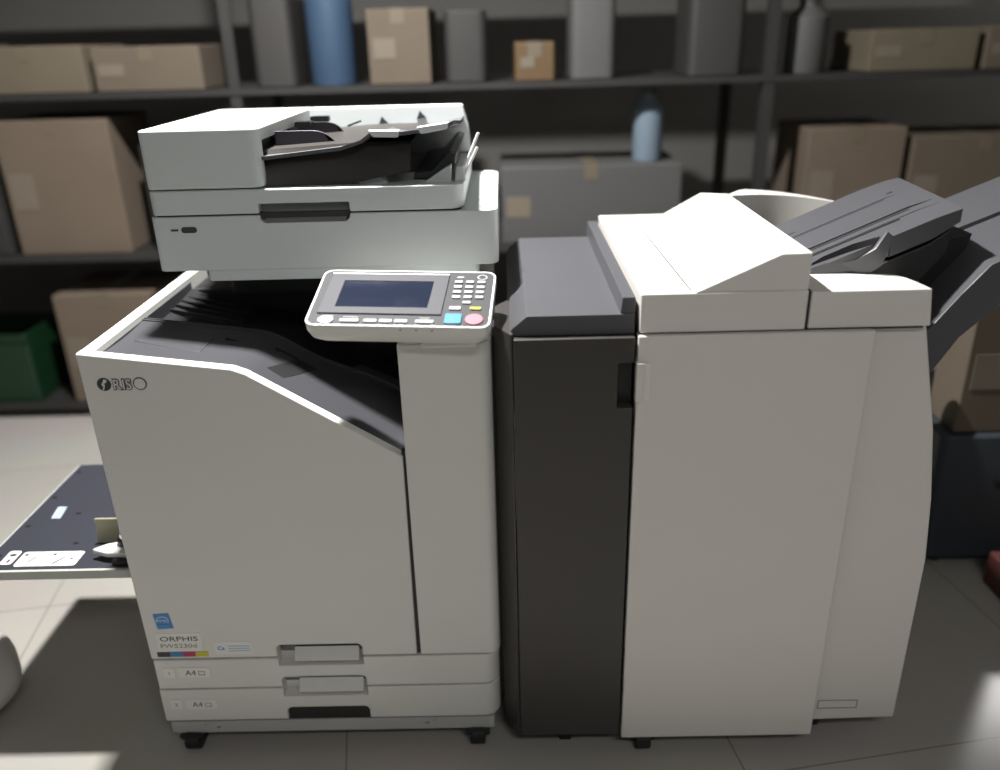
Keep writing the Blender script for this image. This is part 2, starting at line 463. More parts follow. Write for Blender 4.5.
b2 = prism(BM(), rr(.0035, PWd-.0035, .0035, PHt-.0035, .0145), 'z', -.01, .01)
b = cut(b, [b2]); obj('white_rim', b, 'ring', cp, label='white raised rim')
b = prism(BM(), rr(.0033, PWd-.0033, .0033, PHt-.0033, .0147), 'z', -.0006, .0004); obj('face_plate', b, 'panelgrey', cp)
b = prism(BM(), [(.016, .034), (.227, .034), (.229, .158), (.018, .158)], 'z', .0, .0030)
b = cut(b, [prism(BM(), [(.043, .053), (.201, .053), (.203, .134), (.044, .134)], 'z', .0012, .01)])
obj('screen_surround', b, 'panelframe', cp, bevel=.0012, label='raised grey screen surround')
b = prism(BM(), [(.0435, .0535), (.2005, .0535), (.2025, .1335), (.0445, .1335)], 'z', .0011, .0018); obj('screen', b, 'screen', cp, label='dark blue display glass')
b = prism(BM(), [(.0185, .1545), (.2285, .1545), (.2290, .1575), (.0180, .1575)], 'z', .0028, .0036); obj('surround_edge', b, 'ring', cp)
def key(x, y, w, h, m, r=.002, nm='key', label=None):
    b = prism(BM(), rr(x-w/2, x+w/2, y-h/2, y+h/2, r, 3), 'z', .0003, .0028)
    return obj(nm, b, m, cp, bevel=.0005, seg=2, label=label)
for ry_ in (.1355, .1197, .104, .0884):
    for kx in (.2470, .2668, .2868): key(kx, ry_, .0145, .0082, 'key')
key(.2665, .0718, .0145, .0078, 'key')
key(.2485, .0545, .0200, .0095, 'key'); key(.2832, .0548, .0195, .0080, 'yellow', label='yellow key')
key(.2482, .0240, .0285, .0280, 'cyan', .003, label='square cyan key')
b = prism(BM(), circle(.2835, .0227, .0150, 28), 'z', .0003, .003); obj('key', b, 'pink', cp, bevel=.0006, label='round pink key')
b = prism(BM(), circle(.0350, .0150, .0135, 28, .0118), 'z', .0003, .003); o = obj('key', b, 'key', cp, bevel=.0006, label='round white key')
b = prism(BM(), circle(.0350, .0150, .004, 12, .003), 'z', .003, .0034); obj('key_symbol', b, 'ink2', cp)
for x0, x1 in ((.0590, .0915), (.0995, .1215), (.1255, .1475), (.1512, .1732), (.1862, .2172)):
    key((x0+x1)/2, .0142, x1-x0, .0085, 'key')
for lx in (.163, .1895, .216):
    b = prism(BM(), circle(lx, .0, .002, 10), 'z', 0, .0005)
    bmesh.ops.transform(b, verts=b.verts, matrix=Matrix.Translation((0, -.0003, -.006)) @ Matrix.Rotation(pi/2, 4, 'X'))
    obj('indicator_light', b, 'key', cp)
    obj('indicator_mark', prism(BM(), rr(lx-.0035, lx+.0035, .0045, .0062, .0005), 'z', .0004, .0012), 'key', cp)
for lx, w in ((.040, .012), (.076, .026), (.200, .018), (.0355, 0)):
    if w: obj('printed_mark', prism(BM(), rr(lx-w/2, lx+w/2, .0245+.003*(lx < .05), .0262+.003*(lx < .05), .0005), 'z', .0004, .0009), 'key', cp)
b = BM()
for i in range(8):
    a0, a1 = 2*pi*i/8, 2*pi*(i+1)/8
    prism(b, [(.2874+.0095*cos(a0), .1525+.0085*sin(a0)), (.2874+.0095*cos(a1), .1525+.0085*sin(a1)), (.2874+.0070*cos(a1), .1525+.0062*sin(a1)), (.2874+.0070*cos(a0), .1525+.0062*sin(a0))], 'z', .0004, .0012)
obj('panel_symbol', b, 'key', cp)
obj('panel_symbol', prism(BM(), circle(.2485, .1515, .0070, 14, .0028), 'z', .0004, .0012), 'key', cp)
b = BM(); box(b, .60, .70, -.005, .10, .925, .962); obj('panel_mount', b, 'plastic', PR, bevel=.006)

# ================================================================== SCANNER
SN = thing('document_scanner', 'pale grey flatbed scanner with an automatic document feeder, mounted over the printer', 'scanner', (.41, .43, 1.0))
y0 = .19
def sx(z): return .088
b = BM(); prism(b, rr(.088, .738, y0, .68, (.014, .022, .03, .014), 6), 'z', 1.022, 1.125)
HC = rr(.294, .463, 1.111, 1.146, (.012, .012, .003, .003))
b = cut(b, [prism(BM(), HC, 'y', y0-.02, y0+.020)])
sb = obj('scanner_base', b, 'plastic_cool', SN, bevel=.005, angle=50)
b = BM(); prism(b, rr(.096, .670, y0+.006, .655, .012), 'z', 1.119, 1.1285); obj('glass_gap', b, 'seam', SN)
b = BM(); prism(b, rr(.092, .676, y0+.001, .665, (.014, .030, .03, .012), 8), 'z', 1.128, 1.173)
b = cut(b, [prism(BM(), HC, 'y', y0-.02, y0+.021)])
ld = obj('platen_lid', b, 'plastic_cool', SN, bevel=.004, angle=50)
b = BM(); prism(b, rr(.295, .462, 1.112, 1.145, (.011, .011, .003, .003)), 'y', y0+.0185, y0+.022); obj('lid_handle', b, 'ink2', SN, label='dark grip slot in the lid front')
b = BM(); prism(b, [(y0+.0185, 1.1120), (y0+.001, 1.1120), (y0+.0185, 1.131)], 'x', .303, .455); obj('grip_lip', b, 'ink2', SN)
b = BM(); prism(b, rr(.144, .173, 1.0955, 1.1065, .005), 'y', y0-.0012, y0+.001); obj('power_light', b, 'ink', SN, label='small dark oval indicator')
b = BM(); prism(b, rr(.124, .138, 1.099, 1.103, .001), 'y', y0-.0006, y0+.001); obj('power_mark', b, 'panelframe', SN)
b = BM(); prism(b, rr(.178, .70, y0+.003, .60, .01), 'z', 1.000, 1.0235); obj('scanner_underside', b, 'plastic_cool', SN, bevel=.003)
# document feeder housing
b = BM(); prism(b, rr(.092, .309, y0+.001, .665, (.012, .020, .004, .016), 6), 'z', 1.1755, 1.281)
b = cut(b, [prism(BM(), [(.26, 1.19), (.35, 1.182), (.35, 1.2655), (.285, 1.252), (.262, 1.245)], 'y', y0+.028, .62)])
fd = obj('feeder_housing', b, 'plastic_cool', SN, bevel=.005, angle=50)
b = BM(); box(b, .255, .285, y0+.03, .618, 1.191, 1.249); obj('feeder_mouth', b, 'pit', SN)
for rx in (.37, .44, .50): obj('feed_roller', tube(BM(), (.288, rx, 1.236), (.288, rx+.04, 1.236), .011, 14), 'black', SN)
# rear wall of the feeder
b = BM(); prism(b, [(.305, 1.174), (.676, 1.174), (.672, 1.235), (.660, 1.281), (.305, 1.281)], 'y', .635, .664)
obj('feeder_rear_wall', b, 'plastic_cool', SN, bevel=.004)
# input tray
TP = [(.300, 1.228), (.455, 1.243), (.492, 1.254), (.512, 1.268), (.560, 1.266), (.600, 1.270), (.652, 1.279), (.662, 1.284)]
low = [(x, z-.0065) for x, z in TP]
b = BM(); rows = []
for (yy, dz) in ((.205, 0), (.32, -.010), (.45, -.022), (.55, -.028), (.635, -.028)):
    rows.append([(x, yy, z + dz*min(1, max(0, (x-.30)/.25))) for x, z in TP])
grid(b, rows, .0065)
it = obj('input_tray', b, 'feedtray', SN, smooth=True, angle=25)
for n_, (a0, a1) in enumerate(((.515, .560), (.603, .650))):
    za, zb_ = (1.2675, 1.266) if n_ == 0 else (1.271, 1.2785)
    b = BM(); prism(b, [(a0, za-.009), (a1, zb_-.009), (a1+.004, zb_+.003), (a0-.008, za+.003)], 'y', .203, .220)
    obj('tray_lip', b, 'plastic_cool', it, bevel=.002, label='grey tray lip, coloured white for the light it catches')  # off-white plastic stands in for light on the slanted grey edge
for (tx, tzz) in ((.470, 1.243), (.558, 1.253)):
    obj('size_mark', prism(BM(), [(tx-.004, tzz-.002), (tx+.018, tzz+.001), (tx+.004, tzz+.016)], 'y', .6310, .6360), 'ink', SN)
def guide_bm(x0, x1, z0, z1, ya, yb, r):
    b = BM(); pts = [(x0, z0), (x1, z0+.012)]
    for i in range(7):
        a = radians(90*i/6); pts.append((x1-r + r*cos(a)*1.0, z1-r*.75 + r*.75*sin(a)))
    pts.append((x0, z1)); return prism(b, pts, 'y', ya, yb)
obj('paper_guide', guide_bm(.312, .432, 1.226, 1.264, .300, .307, .05), 'guide', it, bevel=.001, label='front dark width guide')
obj('paper_guide', guide_bm(.315, .412, 1.226, 1.263, .485, .492, .04), 'black', it, bevel=.001, label='rear black width guide')
b = BM(); tube(b, (.418, .50, 1.252), (.448, .50, 1.262), .002, 8); obj('sensor_arm', b, 'black', it)
obj('roller_arm', prism(BM(), rr(.318, .352, 1.258, 1.268, .003), 'y', .44, .47), 'black', SN); obj('roller_arm', prism(BM(), rr(.33, .37, 1.258, 1.27, .003), 'y', .54, .56), 'black', SN)
# dark cover below the tray
b = BM(); rows = []
for k in range(9):
    t = k/8; yy = .208 + .035*sin(pi*t*.5) - .012*sin(pi*t)
    z_ = lambda x: 1.175 + (min(1.2365 + (x-.3)*.055, 1.246) - 1.175)*t
    rows.append([(x, yy + .012*sin((x-.3)*14)*(1-t), z_(x) + max(0, (x-.47))*.22*(1-t)) for x in [.303 + .0277*i for i in range(11)]])
rows.append([(x, .60, p[2]) for x, p in zip([.303 + .0277*i for i in range(11)], rows[-1])])
grid(b, rows)
obj('exit_cover', b, 'dark', SN, smooth=True, angle=40, label='black curved cover under the input tray')
b = BM(); prism(b, [(.581, 1.176), (.650, 1.176), (.664, 1.222), (.650, 1.226), (.615, 1.190), (.581, 1.186)], 'y', .250, .60)
obj('exit_support', b, 'smoke', SN, bevel=.003, label='smoky grey paper support')
b = BM(); prism(b, [(.60, 1.172), (.652, 1.172), (.655, 1.205), (.645, 1.200)], 'y', .222, .238); obj('white_tab', b, 'plastic_cool', SN, bevel=.002)
b = BM()
pts = [(.478, 1.171)] + [(.505 + .027*cos(radians(180-180*i/10)), 1.173 + .014*sin(radians(180*i/10))) for i in range(11)] + [(.532, 1.171)]
prism(b, pts, 'y', .225, .250); obj('paper_bump', b, 'plastic_cool', SN, bevel=.003)
for yy, (xa, za), (xb, zb_) in ((.30, (.668, 1.172), (.704, 1.252)), (.235, (.672, 1.172), (.703, 1.233))):
    b = BM(); tube(b, (xa, yy, za), (xb, yy, zb_), .0028, 10); obj('stopper_wire', b, 'ring', SN, smooth=True)
b = BM(); prism(b, [(.658, 1.172), (.680, 1.172), (.676, 1.200), (.662, 1.20)], 'y', .228, .34); obj('stopper_hinge', b, 'plastic_cool', SN, bevel=.003)

# ================================================================== RELAY CABINET (dark)
DK = thing('relay_cabinet', 'narrow charcoal cabinet joining the printer to the tall pale finisher', 'cabinet', (.86, .28, 0))
b = BM(); prism(b, [(.774, -.004), (.9675, -.004), (.9675, .56), (.762, .56), (.762, .004)], 'z', .062, .947)
obj('cabinet_body', b, 'dark', DK, bevel=.003)
b = BM(); prism(b, rr(.761, .9675, -.036, -.005, .003), 'z', .062, .9485)
b = cut(b, [prism(BM(), rr(.940, .985, .818, .902, .003), 'y', -.05, -.012)])
dd = obj('cabinet_door', b, 'dark', DK, bevel=.002, angle=50)
b = BM(); box(b, .9405, .9670, -.0135, -.0105, .8185, .9015); obj('door_grip', b, 'black', dd)
b = BM(); prism(b, [(.752, .9495), (.9675, .9495), (.9675, .985), (.785, .985), (.758, .962)], 'y', -.020, .565)
obj('top_cover', b, 'stack', DK, bevel=.0015)
b = BM(); prism(b, [(.943, .985), (.968, .985), (.968, 1.014), (.946, 1.014)], 'y', -.018, .60)
obj('top_ridge', b, 'stack', DK, bevel=.002)
b = BM(); prism(b, [(.728, .02), (.756, -.03), (.7605, -.03), (.7605, .16), (.751, .17), (.728, .13)], 'z', .058, .957)
obj('side_filler', b, 'dark', DK, bevel=.003)
b = BM(); prism(b, [(.7225, .04), (.7275, .04), (.7275, .13), (.7225, .13)], 'z', .10, .93); obj('docking_strip', b, 'black', DK)
b = BM(); prism(b, rr(.845, .872, .01, .05, .005), 'z', 0, .0625); obj('foot', b, 'black', DK)
b = BM(); prism(b, rr(.80, .94, .08, .50, .01), 'z', 0, .0625); obj('plinth', b, 'black', DK)

# ================================================================== FINISHER
FN = thing('booklet_finisher', 'tall pale finisher with a wedge-shaped lid and grey stacking trays on its right', 'finisher', (1.25, .28, 0))
b = BM()
prism(b, [(.978, .058), (1.553, .070), (1.551, .47), (1.538, .604), (1.515, .75), (1.471, .935), (1.467, .951), (.978, .951)], 'y', -.012, .60)
b = cut(b, [prism(BM(), [(1.425, 1.1), (1.42, .90), (1.47, .80), (1.60, .78), (1.7, 1.1)], 'y', .095, .50)])
obj('finisher_body', b, 'plastic_fin', FN, bevel=.004, angle=45)
b = BM(); prism(b, rr(.972, 1.370, .054, .9515, .003), 'y', -.040, -.0125)
fdr = obj('finisher_door', b, 'plastic_fin', FN, bevel=.003)
b = BM(); prism(b, rr(.9695, .984, .832, .905, .003), 'y', -.047, -.030); obj('door_latch', b, 'plastic_fin', fdr, bevel=.002)
b = BM(); prism(b, rr(.984, .994, .835, .902, .001), 'y', -.0406, -.039); obj('latch_outline', b, 'sticker2', fdr)
# label outline on the lower right
b = BM()
for (a0, a1, c0, c1) in ((1.387, 1.470, .0985, .100), (1.387, 1.470, .119, .1205), (1.387, 1.3885, .0985, .1205), (1.4685, 1.470, .0985, .1205)):
    box(b, a0, a1, -.0128, -.0115, c0, c1)
obj('cover_outline', b, 'ink2', FN)
b = BM(); prism(b, [(.980, .9525), (1.250, .9525), (1.250, .60), (.980, .60)], 'z', .50, .51); b.free()
b = BM(); prism(b, rr(.974, 1.2515, -.034, .615, .004), 'z', .9545, 1.0235)
tb = obj('top_housing', b, 'plastic_fin', FN, bevel=.003)
b = BM(); prism(b, rr(.978, 1.455, -.026, .59, .004), 'z', .9505, .9550); obj('housing_gap', b, 'seam', FN)
# wedge lid
b = BM()
A = [(1.062, -.034, 1.0236), (1.200, -.034, 1.086), (1.2495, -.034, 1.087), (1.2495, -.034, 1.0236)]
Bk = [(1.128, .613, 1.0238), (1.194, .535, 1.085), (1.2495, .505, 1.087), (1.2495, .613, 1.0236)]
va = [b.verts.new(p) for p in A]; vb = [b.verts.new(p) for p in Bk]
b.faces.new(va); b.faces.new(vb[::-1])
bx_ = b.verts.new((1.052, .613, 1.0236))
b.faces.new((va[0], vb[0], bx_)); b.faces.new((va[0], bx_, vb[3], va[3])) if False else None
b.faces.new((va[0], va[3], vb[3], vb[0], bx_))
for i in range(3): b.faces.new((va[i], va[(i+1) % 4], vb[(i+1) % 4], vb[i]))
bmesh.ops.recalc_face_normals(b, faces=b.faces)
obj('wedge_lid', b, 'plastic_fin', FN, bevel=.0025)
b = BM(); prism(b, [(1.0575, -.028), (1.0595, -.028), (1.0495, .60), (1.0475, .60)], 'z', 1.0225, 1.0246); obj('lid_seam', b, 'dark', FN)
b = BM(); prism(b, rr(1.2520, 1.2565, -.028, .09, .001), 'z', .9545, 1.021); obj('cover_gap', b, 'black', FN)
# right hand corner cover
b = BM(); rows = []
XX = [1.257, 1.30, 1.36, 1.41, 1.435, 1.4545]
for yy, fall in ((-.032, 0), (.02, 0), (.06, .001), (.092, .004)):
    rows.append([(x, yy, 1.0205 - fall - max(0, (x-1.38))*0.10*(yy+.03)/.12) for x in XX])
rows2 = [[(x if x < 1.44 else 1.463, yy, .9555) for x in XX] for yy, f in ((-.032, 0), (.02, 0), (.06, 0), (.092, 0))]
vt = [[b.verts.new(p) for p in r] for r in rows]; vl = [[b.verts.new(p) for p in r] for r in rows2]
R_, C_ = 4, len(XX)
for i in range(R_-1):
    for j in range(C_-1):
        b.faces.new((vt[i][j], vt[i][j+1], vt[i+1][j+1], vt[i+1][j])); b.faces.new((vl[i][j+1], vl[i][j], vl[i+1][j], vl[i+1][j+1]))
for j in range(C_-1):
    b.faces.new((vl[0][j], vl[0][j+1], vt[0][j+1], vt[0][j])); b.faces.new((vl[-1][j+1], vl[-1][j], vt[-1][j], vt[-1][j+1]))
for i in range(R_-1):
    b.faces.new((vl[i+1][0], vl[i][0], vt[i][0], vt[i+1][0])); b.faces.new((vl[i][-1], vl[i+1][-1], vt[i+1][-1], vt[i][-1]))
bmesh.ops.recalc_face_normals(b, faces=b.faces)
obj('corner_cover', b, 'plastic_fin', FN, bevel=.0025)
# rear wall that tapers to a point
b = BM(); rows_f = []; n = 14
top = []
for i in range(n):
    t = i/(n-1); x = 1.250 + (1.502-1.250)*t
    z = 1.083 + .004*sin(pi*t*.6) - .026*t**1.6; top.append((x, z, .500 + .02*sin(pi*t), .514 + .07*min(t*5, 1) - .07*t + .02*sin(pi*t)))
vf = []; vbk = []; lf = []; lb = []
for x, z, ya, yb in top:
    vf.append(b.verts.new((x, ya, z))); vbk.append(b.verts.new((x, max(yb, ya+.004), z))); lf.append(b.verts.new((x, ya, .9555))); lb.append(b.verts.new((x, max(yb, ya+.004), .9555)))
for i in range(n-1):
    b.faces.new((vf[i], vf[i+1], vbk[i+1], vbk[i])); b.faces.new((lf[i], lf[i+1], vf[i+1], vf[i])); b.faces.new((lb[i+1], lb[i], vbk[i], vbk[i+1])); b.faces.new((lf[i+1], lf[i], lb[i], lb[i+1]))
b.faces.new((vf[0], vbk[0], lb[0], lf[0])); b.faces.new((vbk[-1], vf[-1], lf[-1], lb[-1]))
bmesh.ops.recalc_face_normals(b, faces=b.faces)
obj('rear_wall', b, 'plastic_fin', FN, smooth=True, angle=40)
# upper stacking tray
def slab(b, prof, ya, yb, thick=None, low=None):
    lo = low or [(x, z-thick) for x, z in prof]
    return prism(b, prof + lo[::-1], 'y', ya, yb)
b = BM()
UP = [(1.257, 1.008), (1.50, 1.112), (1.555, 1.132), (1.582, 1.138)]
def upz(x):
    for (a, za), (c, zc) in zip(UP, UP[1:]):
        if x <= c: return za + (zc-za)*(x-a)/(c-a)
    return UP[-1][1]
slab(b, UP, .085, .425, low=[(1.257, .985), (1.43, 1.045), (1.50, 1.075), (1.560, 1.115), (1.583, 1.126)])
# grab pocket in the front edge
pk = BM(); pts = [(1.285, .05)] + [(1.300 + .135*cos(radians(a)), .085 + .075*sin(radians(a))) for a in ()]
arc = [(1.285 + .150*(i/10), .085 + .050*sin(pi*(i/10))*1.0 + .02*(1-i/10)*sin(pi*i/10)) for i in range(11)]
prism(pk, [(1.285, .11), (1.33, .128), (1.38, .130), (1.42, .112), (1.438, .06), (1.40, .084), (1.36, .097), (1.32, .104)], 'z', .9, 1.2)
b = cut(b, [pk, prism(BM(), [(1.534, .0), (1.585, .43), (1.70, .43), (1.70, .0)], 'z', 1.0, 1.3)])
SH = lambda o_: [setattr(v.co, 'z', v.co.z - (v.co.y-.085)*.035) for v in o_.verts]
SH(b)
ut = obj('stacking_tray', b, 'stack', FN, bevel=.002, angle=40, label='upper slate grey stacking tray')
b = BM(); prism(b, [(1.30, 1.005), (1.44, 1.066), (1.44, 1.045), (1.30, .985)], 'y', .10, .135); obj('grab_pocket', b, 'dark', ut)
b = BM()  # curved lip in front of the pocket
TT = [(1.276, .090, 1.022), (1.318, .090, 1.037), (1.344, .089, 1.038), (1.370, .087, 1.043), (1.400, .085, 1.062), (1.417, .085, 1.092)]
BB = [(1.285, .0935, .975), (1.330, .0935, .985), (1.365, .0935, .998), (1.392, .084, 1.010), (1.418, .082, 1.031), (1.431, .081, 1.082)]
rows = [TT, [(a[0]+.002, a[1]-.004, a[2]-.001) for a in TT], BB, [(a[0], a[1]+.008, a[2]) for a in BB], [(a[0], a[1]+.004, a[2]-.002) for a in TT]]
vv = [[b.verts.new(p) for p in r] for r in rows]
for r_ in range(5):
    for c_ in range(5): b.faces.new((vv[r_][c_], vv[r_][c_+1], vv[(r_+1) % 5][c_+1], vv[(r_+1) % 5][c_]))
b.faces.new([vv[r_][0] for r_ in range(5)]); b.faces.new([vv[r_][5] for r_ in range(5)][::-1])
bmesh.ops.recalc_face_normals(b, faces=b.faces)
obj('tray_lip', b, 'stack', ut, smooth=True, angle=50)
for yy, x0, x1 in ((.325, 1.262, 1.53), (.290, 1.262, 1.50), (.180, 1.262, 1.50), (.150, 1.262, 1.47)):
    b = prism(BM(), [(x0, upz(x0)+.0006), (x1, upz(x1)+.0006), (x1, upz(x1)-.004), (x0, upz(x0)-.004)], 'y', yy, yy+.0075); SH(b); obj('tray_groove', b, 'black', ut)
for ya, yb in ((.302, .322), (.192, .284), (.160, .178)):
    h = .0045 if ya == .192 else .0022
    b = prism(BM(), [(1.262, upz(1.262)+h), (1.50, upz(1.50)+h), (1.542, upz(1.542)+h*.4), (1.542, upz(1.542)-.002), (1.262, upz(1.262)-.002)], 'y', ya, yb); SH(b)
    obj('tray_rib', b, 'stack', ut, bevel=.002)
# lower stacking tray
b = BM()
LO = [(1.478, .905), (1.505, .925), (1.548, .985), (1.590, 1.038), (1.62, 1.052), (1.86, 1.150)]
LL = [(1.478, .80), (1.520, .835), (1.560, .905), (1.620, .965), (1.70, 1.0), (1.86, 1.075)]
slab(b, LO, .045, .425, low=LL)
b = cut(b, [prism(BM(), [(1.52, 1.2), (1.52, 1.042), (1.60, 1.032), (1.66, 1.058), (1.9, 1.158), (1.9, 1.2)], 'y', .215, .250)])
lt = obj('stacking_tray', b, 'stack', FN, bevel=.002, angle=30, label='lower slate grey stacking tray, running out of the picture')
b = BM(); prism(b, [(1.60, 1.0425), (1.86, 1.1495), (1.86, 1.135), (1.60, 1.03)], 'y', .2155, .2495); obj('tray_channel', b, 'dark', lt) if False else b.free()
# tray elevator and black underside hull
b = BM(); prism(b, [(1.27, .956), (1.43, 1.035), (1.50, 1.065), (1.535, 1.092), (1.535, 1.05), (1.49, .99), (1.47, .86), (1.42, .93), (1.42, .955)], 'y', .092, .42)
obj('tray_hull', b, 'pit', FN, bevel=.003)
b = BM(); prism(b, [(1.466, .77), (1.5, .77), (1.53, .90), (1.59, 1.03), (1.60, 1.07), (1.47, 1.04)], 'y', .14, .40); obj('tray_carriage', b, 'pit', FN)
for cx, cy in ((1.022, -.008), (1.40, .05), (1.010, .55), (1.45, .55)): caster(cx, cy, FN, .024, .058)

# ================================================================== ROOM
b = BM(); box(b, -4.2, 5.4, -3.2, 3.2, -.06, 0); struct('floor', b, 'floor')
b = BM(); box(b, -4.2, 5.4, 3.2, 3.3, 0, 2.9); struct('wall_back', b, 'wallm')
b = BM(); box(b, -4.3, -4.2, -3.2, 3.3, 0, 2.9); struct('wall_left', b, 'wallm')
b = BM(); box(b, 5.4, 5.5, -3.2, 3.3, 0, 2.9); struct('wall_right', b, 'wallm')
b = BM(); box(b, -4.3, 5.5, -3.2, 3.3, 2.9, 2.96); struct('ceiling', b, 'ceilm')

# storage rack behind the machines
RK = thing('storage_rack', 'long dark steel storage rack standing behind the machines', 'rack', (.7, 2.05, 0))
for lx in (-2.3, -.22, 1.68, 2.92):
    for yy in (1.76, 2.34):
        b = BM(); prism(b, [(lx, yy), (lx+.04, yy), (lx+.04, yy+.004), (lx+.004, yy+.004), (lx+.004, yy+.04), (lx, yy+.04)], 'z', 0, 2.3); obj('post', b, 'rack', RK)
for zz in (.06, .68, 1.27, 1.86):
    b = BM(); box(b, -2.3, 2.96, 1.755, 2.385, zz-.02, zz); obj('shelf', b, 'shelfm', RK)

def carton(x0, x1, yb, z, h, m, label, grp='cardboard boxes behind the machines', d=.38, open_=False):
    t = thing('cardboard_box', label, 'box', ((x0+x1)/2, yb+d/2, z), grp)
    b = BM(); box(b, x0, x1, yb, yb+d, z+.0005, z+h); obj('carton', b, m, t, bevel=.006)
    b = BM(); box(b, (x0+x1)/2-.025, (x0+x1)/2+.025, yb-.0015, yb+d+.001, z+h-.05, z+h+.0015); obj('packing_tape', b, 'tape', t)
    b = BM(); box(b, x0+.02, x0+.02+min(.09, (x1-x0)*.35), yb-.002, yb+.001, z+h*.35, z+h*.62); obj('box_label', b, 'boxlabel', t)
    return t
def bin_(nm, cat, x0, x1, yb, z, h, m, label, d=.3):
    t = thing(nm, label, cat, ((x0+x1)/2, yb+d/2, z))
    b = BM(); prism(b, rr(x0, x1, yb, yb+d, .015), 'z', z+.0005, z+h)
    b = cut(b, [prism(BM(), rr(x0+.008, x1-.008, yb+.008, yb+d-.008, .01), 'z', z+.012, z+h+.1)])
    obj('bin_body', b, m, t, bevel=.003)
    b = BM(); box(b, x0-.006, x1+.006, yb-.008, yb, z+h-.03, z+h-.012); obj('bin_rim', b, m, t)
    return t
def bottle(x, yb, z, h, r, m, label):
    t = thing('bottle', label, 'bottle', (x, yb, z), 'bottles on the rack')
    b = loft(BM(), [(circle(x, yb, r*.96), z+.0005), (circle(x, yb, r), z+.01), (circle(x, yb, r), z+h*.72), (circle(x, yb, r*.45), z+h*.86), (circle(x, yb, r*.42), z+h*.93)])
    obj('bottle_body', b, m, t, smooth=True)
    b = prism(BM(), circle(x, yb, r*.5), 'z', z+h*.93, z+h); obj('cap', b, 'greybox', t, smooth=True)
    return t
def tin(x0, x1, y0, y1, z, h, m, label): tag(obj('storage_tin', prism(BM(), rr(x0, x1, y0, y1, .03), 'z', z+.0005, z+h), m, bevel=.006), label, 'tin', 'storage tins on the rack')
# upper shelf
carton(-1.66, -1.20, 1.80, 1.27, .17, 'card2', 'dull brown carton at the far left end of the upper shelf')
carton(-1.16, -.74, 1.80, 1.27, .16, 'card3', 'pale tan low carton on the upper shelf at the top left')
carton(-.71, -.32, 1.80, 1.27, .15, 'card2', 'low tan carton on the upper shelf next to the rack post')
tin(-.14, .01, 1.82, 2.1, 1.27, .30, 'darkbox', 'dark storage tin on the upper shelf left of the blue bottle')
bottle(.13, 1.92, 1.27, .40, .085, 'bluebox', 'blue bottle on the upper shelf behind the scanner')
carton(.28, .50, 1.80, 1.27, .25, 'card2', 'small brown carton on the upper shelf right of the blue bottle')
tin(.55, .70, 1.82, 2.0, 1.27, .24, 'darkbox', 'short dark storage tin on the upper shelf beside the small brown carton')
carton(.80, .94, 1.80, 1.27, .13, 'orange', 'small amber box on the upper shelf')
tin(1.00, 1.16, 1.82, 2.05, 1.27, .28, 'greybox', 'grey storage tin on the upper shelf left of the pale blue container')
tin(1.42, 1.62, 1.82, 2.1, 1.27, .28, 'darkbox', 'dark storage tin on the upper shelf left of the rack post')
bottle(1.86, 1.90, 1.27, .26, .075, 'greybox', 'grey bottle on the upper shelf right of the rack post')
carton(2.06, 2.44, 1.80, 1.27, .14, 'card3', 'low tan carton on the upper shelf at the right')
carton(2.47, 2.86, 1.80, 1.27, .14, 'card2', 'brown carton on the upper shelf at the right edge of the picture')
# middle shelf
carton(-1.62, -1.17, 1.80, .68, .34, 'darkbox', 'dark carton on the middle shelf at the left edge')
carton(-1.13, -.70, 1.80, .68, .50, 'card', 'big tan carton on the middle shelf left of the scanner')
tin(-.62, -.30, 1.82, 2.15, .68, .40, 'darkbox', 'dark storage tin on the middle shelf beside the big tan carton')
carton(-.10, .28, 1.80, .68, .36, 'darkbox', 'dark carton on the middle shelf hidden behind the scanner')
carton(.74, 1.42, 1.80, .68, .29, 'greybox', 'wide grey carton on the middle shelf carrying the pale blue bottle')
bottle(1.30, 1.90, .9715, .26, .055, 'palebl', 'pale blue bottle standing on the grey carton near the middle')
carton(1.88, 2.24, 1.80, .68, .40, 'card', 'tan carton on the middle shelf above the stacking trays')
carton(2.27, 2.80, 1.80, .68, .36, 'card2', 'brown carton on the middle shelf at the right edge')
# bottom shelf
carton(-1.05, -.66, 1.78, .06, .46, 'card', 'tan carton on the bottom shelf just left of the printer')
bin_('plastic_crate', 'crate', -1.62, -1.20, 1.79, .06, .30, 'green', 'green plastic crate on the bottom shelf at the left edge')
carton(-.60, -.28, 1.80, .06, .36, 'darkbox', 'dark carton on the bottom shelf behind the printer')
# behind the stacking trays, on the floor
t = carton(1.93, 2.22, .62, .42, .36, 'card2', 'brown carton standing on the dark case beside the finisher', d=.4)
t = thing('equipment_case', 'dark navy equipment case on the floor right of the finisher', 'case', (2.15, .80, 0))
b = BM(); prism(b, rr(1.90, 2.42, .60, 1.02, .03), 'z', .035, .4195); obj('case_body', b, 'navy', t, bevel=.01)
for cx in (1.97, 2.35):
    for cy in (.66, .96):
        b = BM(); prism(b, circle(cx, cy, .02), 'z', 0, .036); obj('foot', b, 'black', t)
b = BM(); box(b, 2.06, 2.26, .585, .60, .27, .29); obj('case_handle', b, 'black', t)
tag(obj('cardboard_tube', prism(BM(), circle(1.80, .62, .045, 24), 'z', .0, .62), 'greybox', smooth=True), 'upright grey tube on the floor between finisher and dark case', 'tube')
carton(2.05, 2.45, .14, 0, .10, 'maroon', 'low dark red carton on the floor at the right edge', d=.4)

